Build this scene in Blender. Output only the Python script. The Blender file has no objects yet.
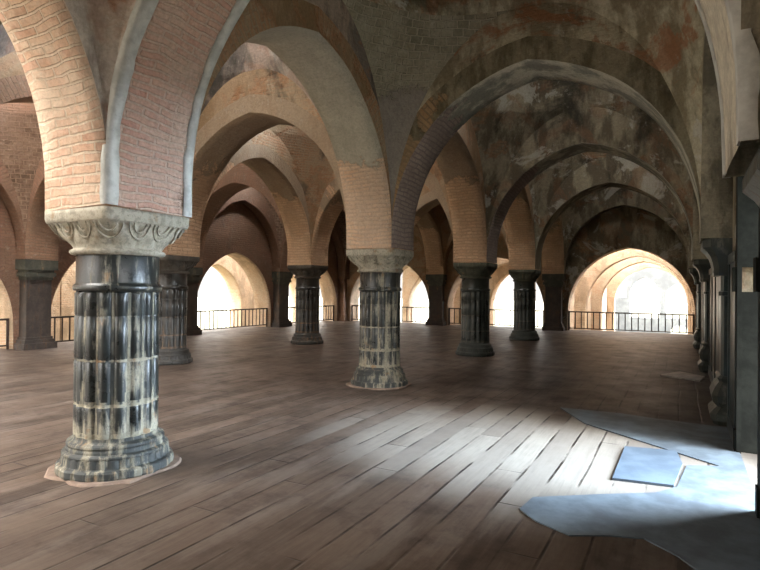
import bpy, bmesh, math, random
from mathutils import Vector, noise, Matrix
PI = math.pi
random.seed(7)
sc = bpy.context.scene
COL = sc.collection

SKY_H, SKY_Z, SKY_W, EXPO = .17, 3.8, 17.0, 2.9
ADDED_OCULUS = {(0, 4): .9, (1, 0): .3, (2, 0): .3, (2, 1): .6, (1, 1): .78, (2, 2): .78, (1, 2): .82, (2, 3): .8, (1, 3): .82, (0, 2): .88, (0, 3): .86}  # unseen dome openings added to brighten the hall, dome closure per bay
# ------------------------------------------------------------------ layout
XR = [0.595, -4.121, -8.85, -13.58]           # column lines, right wall to left wall
YR = [-1.58, 3.0, 7.58, 12.165, 16.75, 21.33]  # column lines, near to far
W = 0.39                                       # half thickness of an arch
SPR, RISE, TOP = 2.10, 2.40, 5.20
H_P = TOP - SPR

# ------------------------------------------------------------------ node helpers
class NT:
    def __init__(s, name):
        s.m = bpy.data.materials.new(name); s.m.use_nodes = True
        s.t = s.m.node_tree; s.n = s.t.nodes; s.l = s.t.links
        s.b = s.n['Principled BSDF']
    def new(s, typ, **kw):
        n = s.n.new(typ)
        for k, v in kw.items():
            setattr(n, k, v)
        return n
    def put(s, n, key, v):
        if v is None: return
        if isinstance(v, bpy.types.NodeSocket): s.l.new(v, n.inputs[key])
        else:
            if isinstance(v, (tuple, list)) and len(v) == 3 and n.inputs[key].type == 'RGBA': v = (*v, 1)
            n.inputs[key].default_value = v
    def math(s, op, a, b=None, c=None, clamp=False):
        n = s.new('ShaderNodeMath', operation=op, use_clamp=clamp)
        s.put(n, 0, a); s.put(n, 1, b)
        if c is not None: s.put(n, 2, c)
        return n.outputs[0]
    def mix(s, f, a, b, mode='MIX'):
        n = s.new('ShaderNodeMix', data_type='RGBA', blend_type=mode)
        s.put(n, 0, f); s.put(n, 6, a); s.put(n, 7, b)
        return n.outputs[2]
    def step(s, v, lo, hi):
        n = s.new('ShaderNodeMapRange', clamp=True, interpolation_type='SMOOTHSTEP')
        s.put(n, 0, v); s.put(n, 1, lo); s.put(n, 2, hi); s.put(n, 3, 0.0); s.put(n, 4, 1.0)
        return n.outputs[0]
    def noise(s, vec, scale, detail=5, rough=.6, dist=0.0):
        n = s.new('ShaderNodeTexNoise'); s.put(n, 'Vector', vec)
        s.put(n, 'Scale', scale); s.put(n, 'Detail', detail); s.put(n, 'Roughness', rough); s.put(n, 'Distortion', dist)
        return n.outputs['Fac']
    def mapping(s, vec, sca=(1, 1, 1), loc=(0, 0, 0), rot=(0, 0, 0)):
        n = s.new('ShaderNodeMapping'); s.put(n, 'Vector', vec)
        n.inputs['Scale'].default_value = sca; n.inputs['Location'].default_value = loc; n.inputs['Rotation'].default_value = rot
        return n.outputs[0]
    def pos(s): return s.new('ShaderNodeNewGeometry').outputs['Position']
    def obj(s): return s.new('ShaderNodeTexCoord').outputs['Object']
    def uv(s): return s.new('ShaderNodeTexCoord').outputs['UV']
    def bump(s, h, strength=.5, dist=.02, prev=None):
        n = s.new('ShaderNodeBump'); s.put(n, 'Height', h); s.put(n, 'Strength', strength); s.put(n, 'Distance', dist)
        if prev is not None: s.put(n, 'Normal', prev)
        return n.outputs[0]

def lin(r, g, b):
    f = lambda c: ((c / 255 + .055) / 1.055) ** 2.4 if c > 10 else c / 255 / 12.92
    return (f(r), f(g), f(b), 1)

def masonry(name, c1, c2, mortar, pa, pb, cover=.5, soft=.06, v0=None, vk=1.0, stain=(.03, .03, .03, 1), stain_at=.62,
            rust=0.0, bw=.26, bh=.07, seed=0.0, scale=.7, bumpy=.6, whiten=0.0):
    """aged brick seen through worn plaster; cover = how much plaster is left"""
    t = NT(name); P = t.pos(); U = t.uv()
    Pn = t.mapping(P, loc=(seed, seed * 1.7, seed * .3))
    wob = t.new('ShaderNodeTexNoise'); t.put(wob, 'Vector', Pn); t.put(wob, 'Scale', 2.2); t.put(wob, 'Detail', 3)
    off = t.new('ShaderNodeVectorMath', operation='SCALE'); t.put(off, 0, wob.outputs['Color']); off.inputs[3].default_value = .11
    add = t.new('ShaderNodeVectorMath', operation='ADD'); t.put(add, 0, U); t.put(add, 1, off.outputs[0])
    br = t.new('ShaderNodeTexBrick'); t.put(br, 'Vector', add.outputs[0])
    t.put(br, 'Color1', c1); t.put(br, 'Color2', c2); t.put(br, 'Mortar', mortar)
    t.put(br, 'Scale', 1.0); t.put(br, 'Mortar Size', .012); t.put(br, 'Mortar Smooth', .4); t.put(br, 'Brick Width', bw); t.put(br, 'Row Height', bh)
    n1 = t.noise(Pn, 9, 6, .7); n2 = t.noise(Pn, scale, 9, .62, .35); n3 = t.noise(Pn, 1.6, 8, .68, .6)
    n4 = t.noise(Pn, 30, 4, .7); n5 = t.noise(t.mapping(Pn, (1.0, 1.0, .35)), 2.3, 7, .65)
    brick = t.mix(t.step(n1, .3, .75), br.outputs['Color'], t.mix(.5, br.outputs['Color'], mortar))
    brick = t.mix(t.math('MULTIPLY', t.step(n3, .40, .60), .75), brick, mortar)      # lime wash lost unevenly
    plaster = t.mix(t.step(n5, .43, .57), tuple(c * .72 for c in pa[:3]), tuple(min(1, c * 1.2) for c in pb[:3]))
    plaster = t.mix(t.math('MULTIPLY', t.step(n1, .35, .7), .4), plaster, t.mix(.5, pa, stain))
    m = n2
    if v0 is not None:
        sx = t.new('ShaderNodeSeparateXYZ'); t.put(sx, 0, U)
        m = t.math('ADD', m, t.math('MULTIPLY', t.math('SUBTRACT', sx.outputs[1], v0), vk))
        m = t.math('ADD', m, t.math('MULTIPLY', t.math('SUBTRACT', n3, .5), 1.1))
    thr = 1 - cover
    mask = t.step(m, thr - soft + .0, thr + soft)
    if v0 is not None: mask = t.step(m, .5 - soft, .5 + soft)
    col = t.mix(mask, brick, plaster)
    if rust > 0:
        edge = t.math('SUBTRACT', 1.0, t.step(t.math('ABSOLUTE', t.math('SUBTRACT', n2, thr)), .005, .035))
        col = t.mix(t.math('MULTIPLY', edge, rust), col, (.38, .15, .06, 1))
        big = t.step(t.noise(t.mapping(Pn, loc=(4, 2, 9)), 1.1, 8, .66, 1.2), .52, .60)
        col = t.mix(t.math('MULTIPLY', big, rust * .8), col, (.34, .14, .065, 1))
    st = t.step(t.noise(t.mapping(Pn, (1, 1, .6), loc=(11, 5, 3)), .85, 9, .66, .5), stain_at, stain_at + .12)
    col = t.mix(t.math('MULTIPLY', st, .8), col, stain)
    if whiten > 0:
        wt = t.step(t.noise(t.mapping(Pn, loc=(31, 15, 3)), 1.1, 9, .7, .6), .54, .60)
        col = t.mix(t.math('MULTIPLY', wt, whiten), col, (.55, .53, .46, 1))
    col = t.mix(t.math('MULTIPLY', t.step(n4, .35, .7), .35), col, t.mix(.6, col, (.03, .025, .02, 1)))
    col = t.mix(t.math('MULTIPLY', t.step(n1, .55, .75), .3), col, t.mix(.5, col, (.75, .70, .6, 1)))
    t.put(t.b, 'Base Color', col); t.put(t.b, 'Roughness', .95)
    t.b.inputs['Specular IOR Level'].default_value = .2
    hb = t.math('MULTIPLY', br.outputs['Fac'], t.math('MULTIPLY_ADD', mask, -.92, 1.0))
    h = t.math('ADD', t.math('MULTIPLY', hb, -.7), t.math('ADD', t.math('MULTIPLY', n1, .8), t.math('MULTIPLY', mask, .6)))
    t.put(t.b, 'Normal', t.bump(h, min(1, bumpy * 1.3), .04))
    return t.m

def simple(name, col, rough=.7, n_scale=6, col2=None, metallic=0.0, bump=.2):
    t = NT(name); O = t.pos(); n = t.noise(O, n_scale, 6, .65)
    t.put(t.b, 'Base Color', t.mix(t.step(n, .35, .65), col, col2 or tuple(c * .6 for c in col[:3])))
    t.put(t.b, 'Roughness', rough); t.put(t.b, 'Metallic', metallic)
    t.put(t.b, 'Normal', t.bump(n, bump, .01)); return t.m

def basalt(name, black, lime, amount=.5, rough=.3, joints=(), low=0.0, seed=0.0, spec=.5):
    """dark polished stone with lime run-off"""
    t = NT(name); O = t.obj(); P = t.pos(); Pn = t.mapping(P, loc=(seed, 0, 0))
    t.b.inputs['Specular IOR Level'].default_value = spec
    n1 = t.noise(t.mapping(Pn, (7, 7, .9)), 2.0, 6, .65, .3); n2 = t.noise(Pn, 14, 7, .75); n3 = t.noise(Pn, 3.5, 6, .7)
    m = t.math('ADD', t.math('MULTIPLY', n1, .6), t.math('MULTIPLY', n3, .4))
    sx = t.new('ShaderNodeSeparateXYZ'); t.put(sx, 0, O); z = sx.outputs[2]
    if low > 0: m = t.math('ADD', m, t.math('MULTIPLY', t.math('SUBTRACT', 1.0, t.step(z, .25, .66)), low))
    for j in joints:
        near = t.math('SUBTRACT', 1.0, t.step(t.math('ABSOLUTE', t.math('SUBTRACT', z, j)), .002, .018))
        m = t.math('ADD', m, t.math('MULTIPLY', near, .16))
    thr = 1 - amount
    mask = t.step(m, thr - .03, thr + .09)
    mask = t.math('MULTIPLY', mask, t.step(n2, .25, .55))
    dark = t.mix(t.step(n3, .4, .65), black, tuple(c * 1.8 for c in black[:3]))
    limec = t.mix(t.step(n2, .4, .6), lime, tuple(c * .5 for c in lime[:3]))
    limec = t.mix(t.math('MULTIPLY', t.step(t.noise(Pn, 5, 5, .6), .58, .66), .6), limec, (.28, .15, .06, 1))
    t.put(t.b, 'Base Color', t.mix(mask, dark, limec))
    t.put(t.b, 'Roughness', t.math('MULTIPLY_ADD', mask, .5, t.math('MULTIPLY_ADD', n3, .25, rough)))
    t.put(t.b, 'Normal', t.bump(t.math('ADD', n2, mask), .35, .008)); return t.m

# ------------------------------------------------------------------ materials
PEACH1, PEACH2, PEACHM = (.58, .35, .21, 1), (.68, .46, .30, 1), (.60, .46, .33, 1)
M = {}
M['soffit_near'] = masonry('near_peach_brick', (.54, .31, .21, 1), (.64, .43, .30, 1), (.66, .53, .40, 1), (.34, .31, .29, 1), (.46, .42, .38, 1),
                           v0=2.0, vk=.5, seed=2, stain_at=.72, bh=.075, bw=.28, bumpy=.9)
M['soffit_pink'] = masonry('pink_worn_brick', (.60, .33, .25, 1), (.66, .43, .33, 1), (.66, .50, .40, 1), (.52, .46, .36, 1), (.62, .57, .46, 1),
                           v0=3.6, vk=.5, seed=6, stain_at=.74, bh=.06, bw=.3, bumpy=.8)
M['soffit_b'] = masonry('pale_brick_grey_plaster', (.62, .40, .26, 1), (.68, .48, .33, 1), (.52, .39, .29, 1), (.50, .46, .37, 1), (.34, .31, .25, 1),
                        v0=1.12, vk=.8, seed=3, soft=.03, stain_at=.7, bh=.06)
M['soffit_warm'] = masonry('warm_brick_plaster', PEACH1, PEACH2, (.45, .30, .19, 1), (.42, .30, .20, 1), (.28, .21, .145, 1), v0=1.9, vk=.5, seed=9, stain_at=.68, soft=.03)
M['soffit_violet'] = masonry('violet_grey_brick', (.34, .26, .23, 1), (.42, .33, .28, 1), (.24, .19, .17, 1), (.36, .35, .29, 1), (.50, .46, .36, 1), v0=2.25, vk=.6, seed=14, stain_at=.66, bh=.065, soft=.03)
M['face_pale'] = masonry('pale_pinkish_plaster', (.50, .30, .20, 1), (.56, .36, .25, 1), (.5, .38, .28, 1), (.42, .35, .30, 1), (.50, .44, .38, 1), cover=.6, soft=.03, rust=.4, seed=44, stain_at=.66)
M['soffit_brown'] = masonry('brown_arch_brick', (.30, .165, .105, 1), (.37, .22, .145, 1), (.26, .17, .115, 1), (.30, .20, .14, 1), (.22, .155, .11, 1), cover=.36, seed=61, stain_at=.66)
M['corbel_brown'] = masonry('brown_corbelled_net', (.09, .055, .035, 1), (.15, .09, .06, 1), (.30, .20, .14, 1), (.26, .17, .115, 1), (.2, .13, .09, 1), cover=.3, seed=63, bw=.16, bh=.12, bumpy=1.0, stain_at=.7)
M['ring_b'] = masonry('voussoir_ring', (.40, .24, .12, 1), (.47, .31, .17, 1), (.28, .20, .12, 1), (.20, .165, .10, 1), (.27, .235, .16, 1), v0=1.9, vk=.5, seed=18, stain_at=.6, bw=.3, soft=.03)
M['soffit_olive'] = masonry('olive_brick', (.29, .21, .13, 1), (.35, .27, .17, 1), (.2, .16, .11, 1), (.24, .21, .15, 1), (.33, .29, .21, 1), cover=.7, seed=17, stain_at=.6)
M['face_olive'] = masonry('olive_stained_plaster', (.46, .29, .15, 1), (.50, .34, .19, 1), (.34, .27, .17, 1), (.37, .31, .20, 1), (.48, .43, .31, 1), cover=.70, soft=.02,
                          rust=.9, seed=21, stain=(.045, .045, .035, 1), stain_at=.55, scale=.55, whiten=.8)
M['face_dark'] = masonry('dark_stained_plaster', (.30, .21, .125, 1), (.35, .25, .16, 1), (.2, .16, .11, 1), (.21, .17, .115, 1), (.29, .25, .175, 1), cover=.62, soft=.02,
                         rust=.3, seed=25, stain=(.03, .03, .024, 1), stain_at=.54, scale=.6, whiten=.6)
M['face_warm'] = masonry('ochre_plaster_over_brick', (.36, .20, .11, 1), (.44, .26, .15, 1), (.36, .27, .18, 1), (.36, .235, .13, 1), (.29, .20, .125, 1), cover=.5, soft=.03,
                         rust=.3, seed=30, stain=(.07, .065, .05, 1), stain_at=.58)
M['face_brown'] = masonry('brown_brick', (.24, .125, .08, 1), (.29, .16, .105, 1), (.20, .125, .085, 1), (.21, .14, .10, 1), (.16, .11, .08, 1), cover=.34, seed=35, stain_at=.66)
M['face_grey'] = masonry('grey_stained_plaster', (.36, .22, .14, 1), (.42, .27, .18, 1), (.36, .28, .2, 1), (.27, .225, .195, 1), (.36, .28, .23, 1), cover=.66, soft=.02, rust=.3, seed=41,
                         stain=(.045, .045, .04, 1), stain_at=.5, scale=.8, whiten=.3)
M['outer_brick'] = masonry('sunlit_outer_brick', (.55, .33, .20, 1), (.60, .40, .26, 1), (.6, .47, .34, 1), (.60, .44, .30, 1), (.52, .37, .25, 1), cover=.5, seed=50, stain_at=.75)
M['corbel'] = masonry('corbelled_brick_net', (.17, .155, .105, 1), (.27, .24, .165, 1), (.40, .36, .27, 1), (.36, .30, .265, 1), (.25, .22, .19, 1), v0=5.1, vk=-.55, seed=55, bw=.15, bh=.11, bumpy=1.0, stain_at=.6)
M['white_lime'] = simple('whitewashed_lime_edge', (.60, .60, .56, 1), .9, 7, (.42, .42, .39, 1), bump=.5)
M['iron'] = simple('dark_rusty_iron', (.030, .020, .016, 1), .6, 12, (.06, .035, .025, 1), .3)
M['pier'] = basalt('dark_brown_stone', (.040, .030, .024, 1), (.15, .10, .07, 1), .45, .55, seed=3)
M['pier_cap'] = basalt('greenish_dark_stone', (.045, .045, .034, 1), (.18, .16, .11, 1), .45, .7, seed=5)
M['pilaster'] = basalt('polished_black_pilaster_stone', (.022, .030, .028, 1), (.20, .19, .15, 1), .40, .22, seed=8)
M['pilaster_cap'] = basalt('black_corbel_stone', (.030, .034, .028, 1), (.26, .24, .20, 1), .44, .35, seed=9)
M['slab'] = simple('blue_grey_paving_stone', (.115, .145, .17, 1), .6, 3.5, (.065, .08, .095, 1), bump=.25)
M['slab_b'] = simple('slate_blue_paving_stone', (.085, .113, .145, 1), .6, 4, (.055, .075, .10, 1), bump=.25)
M['mortar_pad'] = simple('pinkish_mortar', (.22, .155, .115, 1), .9, 9, (.15, .105, .08, 1), bump=.4)
M['ground'] = simple('dusty_ground', (.13, .105, .075, 1), .95, .6, (.09, .095, .05, 1))
M['ruin'] = simple('pale_ruin_masonry', (.13, .14, .145, 1), .9, 1.2, (.085, .09, .095, 1))
M['jamb'] = basalt('dark_jamb_stone', (.013, .014, .012, 1), (.10, .10, .08, 1), .34, .75, seed=12, spec=.08)
M['chip'] = simple('pale_wood_board', (.30, .27, .24, 1), .6, 6)

def floor_mat():
    t = NT('weathered_floor_planks'); P = t.pos()
    sx = t.new('ShaderNodeSeparateXYZ'); t.put(sx, 0, P)
    warp = t.math('MULTIPLY', t.math('SUBTRACT', t.noise(P, .45, 2, .5), .5), .06)
    X = t.math('DIVIDE', t.math('ADD', sx.outputs[0], warp), .225)
    row = t.math('FLOOR', X); fx = t.math('FRACT', X)
    wn_ = t.new('ShaderNodeTexWhiteNoise', noise_dimensions='1D'); t.put(wn_, 'W', row)
    Y = t.math('ADD', t.math('DIVIDE', sx.outputs[1], 3.3), t.math('MULTIPLY', wn_.outputs['Value'], 7.0))
    fy = t.math('FRACT', Y)
    wp = t.new('ShaderNodeTexWhiteNoise', noise_dimensions='2D'); cb = t.new('ShaderNodeCombineXYZ'); t.put(cb, 0, row); t.put(cb, 1, t.math('FLOOR', Y)); t.put(wp, 'Vector', cb.outputs[0])
    pv = wp.outputs['Value']
    ex = t.math('MINIMUM', fx, t.math('SUBTRACT', 1.0, fx)); ey = t.math('MINIMUM', fy, t.math('SUBTRACT', 1.0, fy))
    gap = t.math('MAXIMUM', t.math('SUBTRACT', 1.0, t.step(ex, .014, .065)), t.math('SUBTRACT', 1.0, t.step(ey, .0008, .0028)))
    gap = t.math('MULTIPLY', gap, t.step(t.noise(P, 1.7, 3, .6), .38, .62))
    G = t.mapping(P, (11, .7, 1))
    g1 = t.noise(G, 2.2, 7, .65, .3); g2 = t.noise(t.mapping(P, (30, 2.2, 1)), 2.0, 5, .6); big = t.noise(P, .55, 6, .6, .4); blot = t.noise(P, 2.1, 7, .7)
    c = t.mix(pv, (.028, .018, .013, 1), (.088, .061, .046, 1))
    c = t.mix(t.step(g1, .35, .7), c, t.mix(.5, c, (.13, .098, .075, 1)))
    c = t.mix(t.math('MULTIPLY', t.step(g2, .5, .8), .5), c, (.045, .028, .02, 1))
    c = t.mix(t.math('MULTIPLY', t.step(big, .5, .66), .5), c, (.13, .095, .072, 1))         # dust
    c = t.mix(t.math('MULTIPLY', t.step(blot, .50, .66), .65), c, (.032, .022, .018, 1))
    c = t.mix(t.math('MULTIPLY', t.step(t.noise(t.mapping(P, (2.6, .5, 1), loc=(3, 8, 0)), 1.3, 6, .7), .50, .62), .45), c, (.15, .12, .10, 1))
    # paler boards around the doorway, with its pool of light painted in
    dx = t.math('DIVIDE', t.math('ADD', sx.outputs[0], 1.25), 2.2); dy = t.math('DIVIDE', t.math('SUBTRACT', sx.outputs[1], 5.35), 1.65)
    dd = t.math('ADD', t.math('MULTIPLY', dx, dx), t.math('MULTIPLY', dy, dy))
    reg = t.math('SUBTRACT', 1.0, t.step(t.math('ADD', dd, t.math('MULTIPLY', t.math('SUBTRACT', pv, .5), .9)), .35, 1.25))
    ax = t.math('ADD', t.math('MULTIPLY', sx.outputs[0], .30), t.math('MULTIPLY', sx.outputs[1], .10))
    shaded = t.step(t.math('ADD', ax, t.math('MULTIPLY', t.math('SUBTRACT', blot, .5), 1.2)), -.15, .75)  # shade towards the right wall and far end, painted into the planks
    c = t.mix(t.math('MULTIPLY', shaded, .85), c, t.mix(.25, (.022, .016, .013, 1), c))
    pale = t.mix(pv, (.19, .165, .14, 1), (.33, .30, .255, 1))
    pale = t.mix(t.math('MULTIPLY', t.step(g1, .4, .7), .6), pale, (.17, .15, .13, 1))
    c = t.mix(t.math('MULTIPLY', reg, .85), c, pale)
    c = t.mix(gap, c, (.014, .009, .007, 1))
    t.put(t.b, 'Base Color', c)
    t.put(t.b, 'Roughness', t.math('MULTIPLY_ADD', blot, .5, .24)); t.b.inputs['Specular IOR Level'].default_value = .26
    h = t.math('ADD', t.math('MULTIPLY', gap, -1.2), t.math('ADD', t.math('MULTIPLY', g1, .35), t.math('MULTIPLY', t.math('ADD', pv, blot), .25)))
    t.put(t.b, 'Normal', t.bump(h, .5, .009)); return t.m
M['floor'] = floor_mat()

# ------------------------------------------------------------------ mesh helpers
def wobble(p, amp=.018):
    v = noise.noise_vector(Vector(p) * 1.1) * amp
    return Vector(p) + v
class MB:
    def __init__(s): s.v = []; s.f = []; s.uv = []; s.mi = []; s.sm = []
    def quad(s, ps, uvs=None, mi=0, smooth=False):
        # drop degenerate corners
        out = []; uo = []
        for i, p in enumerate(ps):
            if out and (Vector(p) - Vector(out[-1])).length < 1e-5: continue
            out.append(tuple(p)); uo.append(uvs[i] if uvs else (0, 0))
        if len(out) > 1 and (Vector(out[0]) - Vector(out[-1])).length < 1e-5: out.pop(); uo.pop()
        if len(out) < 3: return
        b = len(s.v); s.v += out; s.f.append(tuple(range(b, b + len(out)))); s.uv.append(uo); s.mi.append(mi); s.sm.append(smooth)
    def box(s, lo, hi, mi=0, rot=0, c=None):
        x0, y0, z0 = lo; x1, y1, z1 = hi
        P = [Vector(p) for p in ((x0, y0, z0), (x1, y0, z0), (x1, y1, z0), (x0, y1, z0), (x0, y0, z1), (x1, y0, z1), (x1, y1, z1), (x0, y1, z1))]
        if rot:
            c = Vector(c or ((x0 + x1) / 2, (y0 + y1) / 2, 0)); R = Matrix.Rotation(rot, 3, 'Z'); P = [R @ (p - c) + c for p in P]
        for f in ((0, 3, 2, 1), (4, 5, 6, 7), (0, 1, 5, 4), (1, 2, 6, 5), (2, 3, 7, 6), (3, 0, 4, 7)):
            q = [P[i] for i in f]
            n = (q[1] - q[0]).cross(q[2] - q[0])
            if abs(n.z) > max(abs(n.x), abs(n.y)): u = [(p.x, p.y) for p in q]
            elif abs(n.x) > abs(n.y): u = [(p.y, p.z) for p in q]
            else: u = [(p.x, p.z) for p in q]
            s.quad(q, u, mi)
    def build(s, name, mats, parent=None, origin=None, merge=True, bevel=0):
        me = bpy.data.meshes.new(name)
        o0 = Vector(origin) if origin is not None else Vector((0, 0, 0))
        me.from_pydata([tuple(Vector(v) - o0) for v in s.v], [], s.f)
        uvl = me.uv_layers.new(name='UVMap'); k = 0
        for i, p in enumerate(me.polygons):
            p.material_index = s.mi[i]; p.use_smooth = s.sm[i]
            for j in range(len(s.f[i])):
                uvl.data[k].uv = s.uv[i][j]; k += 1
        for m in mats: me.materials.append(m)
        if merge:
            bm = bmesh.new(); bm.from_mesh(me)
            bmesh.ops.remove_doubles(bm, verts=bm.verts, dist=1e-4)
            if bevel: bmesh.ops.bevel(bm, geom=[e for e in bm.edges if len(e.link_faces) == 2 and e.calc_face_angle(0) > .6], offset=bevel, segments=2, affect='EDGES')
            bmesh.ops.recalc_face_normals(bm, faces=bm.faces)
            bm.to_mesh(me); bm.free()
        ob = bpy.data.objects.new(name, me); COL.objects.link(ob); ob.location = o0
        if parent is not None:
            ob.parent = parent; ob.location = o0
        return ob

def tag(o, label, cat, group=None, kind=None):
    o['label'] = label; o['category'] = cat
    if group: o['group'] = group
    if kind: o['kind'] = kind
    return o
def struct(o, label=None):
    o['kind'] = 'structure'
    if label: o['label'] = label
    return o
def empty(name, loc=(0, 0, 0), rz=0):
    o = bpy.data.objects.new(name, None); COL.objects.link(o); o.location = loc; o.rotation_euler.z = rz; o.empty_display_size = .1
    return o

# ------------------------------------------------------------------ arches
def arch_profile(a, rise, n=18, bulge=.07):
    r = (a * a + rise * rise) / (2 * a); cx = -a + r
    th1 = math.atan2(rise, -cx)                 # apex angle
    L = []
    for i in range(n + 1):
        t = i / n; th = PI + (th1 - PI) * t
        rr = r + bulge * math.sin(PI * min(1, t * 1.02)) * (1 if t < 1 else 0)
        L.append((cx + rr * math.cos(th), rr * math.sin(th)))
    L[-1] = (0, rise)
    L = [(max(x, -a), z) for x, z in L]
    return L + [(-x, z) for x, z in reversed(L[:-1])]

def arch_mesh(axis, c0, c1, s0, s1, mats, sc_=None, a=None, zb=None, spring=SPR, rise=RISE, zt=TOP, ring=.30, bulge=.07, mb=None, amp=.018, full_arc=False):
    """wall from c0 to c1 (thickness), s0 to s1 (length) with a pointed opening. materials: 0 face c0 side, 1 soffit, 2 ring, 3 face c1 side"""
    mb = mb or MB(); sc_ = (s0 + s1) / 2 if sc_ is None else sc_; a = (s1 - s0) / 2 if a is None else a
    prof = arch_profile(a, rise, bulge=bulge)
    pts = [(sc_ + x, spring + z) for x, z in prof]
    if zb is not None and zb < spring - 1e-4:
        k = 3; low = [(pts[0][0], zb + (spring - zb) * i / k) for i in range(k)]
        pts = low + pts + [(pts[-1][0], z) for _, z in reversed(low)]
    zb_ = pts[0][1]
    arc = [0.0]
    for i in range(1, len(pts)): arc.append(arc[-1] + math.hypot(pts[i][0] - pts[i - 1][0], pts[i][1] - pts[i - 1][1]))
    tot = arc[-1]; sarc = arc if full_arc else [min(q, tot - q) for q in arc]
    out = []
    for i, (x, z) in enumerate(pts):
        i0, i1 = max(0, i - 1), min(len(pts) - 1, i + 1)
        tx, tz = pts[i1][0] - pts[i0][0], pts[i1][1] - pts[i0][1]; l = math.hypot(tx, tz) or 1
        ox, oz = x - tz / l * ring, z + tx / l * ring
        out.append((min(max(ox, s0), s1), min(max(oz, zb_), zt)))
    def P(s, c, z): return wobble((s, c, z) if axis == 'x' else (c, s, z), amp)
    for ci, c, fm in ((0, c0, 0), (1, c1, 3)):
        for i in range(len(pts) - 1):
            p, q, po, qo = pts[i], pts[i + 1], out[i], out[i + 1]
            mb.quad([P(p[0], c, p[1]), P(q[0], c, q[1]), P(qo[0], c, qo[1]), P(po[0], c, po[1])],
                    [(0, arc[i]), (0, arc[i + 1]), (ring, arc[i + 1]), (ring, arc[i])], 2)
            K = 5
            for k in range(K):
                z = lambda o, kk: o[1] + (zt - o[1]) * kk / K
                mb.quad([P(po[0], c, z(po, k)), P(qo[0], c, z(qo, k)), P(qo[0], c, z(qo, k + 1)), P(po[0], c, z(po, k + 1))],
                        [(po[0], z(po, k)), (qo[0], z(qo, k)), (qo[0], z(qo, k + 1)), (po[0], z(po, k + 1))], fm)
        for sa, sb in ((s0, out[0][0]), (out[-1][0], s1)):
            if sb - sa > 1e-3:
                K = 8
                for k in range(K):
                    za, zc = zb_ + (zt - zb_) * k / K, zb_ + (zt - zb_) * (k + 1) / K
                    mb.quad([P(sa, c, za), P(sb, c, za), P(sb, c, zc), P(sa, c, zc)], [(sa, za), (sb, za), (sb, zc), (sa, zc)], fm)
    NS = 4; w = c1 - c0
    for i in range(len(pts) - 1):
        for k in range(NS):
            ca, cb = c0 + w * k / NS, c0 + w * (k + 1) / NS; p, q = pts[i], pts[i + 1]
            va, vb = (sarc[i], sarc[i + 1])
            mb.quad([P(p[0], ca, p[1]), P(p[0], cb, p[1]), P(q[0], cb, q[1]), P(q[0], ca, q[1])],
                    [(ca - c0, va), (cb - c0, va), (cb - c0, vb), (ca - c0, vb)], 1, True)
    # ends, underside and top
    full = a > (s1 - s0) / 2 - .01; ze = zb_
    if full: ze = next(z for x, z in pts if x > pts[0][0] + .01)
    for s in (s0, s1):
        mb.quad([P(s, c0, ze), P(s, c1, ze), P(s, c1, zt), P(s, c0, zt)], [(0, 0), (w, 0), (w, 3), (0, 3)], fm)
    mb.quad([P(s0, c0, zt), P(s1, c0, zt), P(s1, c1, zt), P(s0, c1, zt)], None, fm)
    if a < (s1 - s0) / 2 - .01:
        for sa, sb in ((s0, pts[0][0]), (pts[-1][0], s1)):
            mb.quad([P(sa, c0, zb_), P(sb, c0, zb_), P(sb, c1, zb_), P(sa, c1, zb_)], None, fm)
    return mb

ORD = ['nearest', 'second', 'third', 'fourth', 'fifth']
def hall_arch(axis, c, s0, s1, label, mats, group, c0=None, c1=None, full_arc=False):
    c0 = c - W if c0 is None else c0; c1 = c + W if c1 is None else c1
    mb = arch_mesh(axis, c0, c1, s0, s1, mats, full_arc=full_arc)
    mid = (s0 + s1) / 2
    o = mb.build('pointed_arch', mats, origin=(mid, c, SPR) if axis == 'x' else (c, mid, SPR))
    tag(o, label, 'arch', group)
    return o

m4 = lambda f0, s, r, f1: [M[f0], M[s], M[r], M[f1]]
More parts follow.
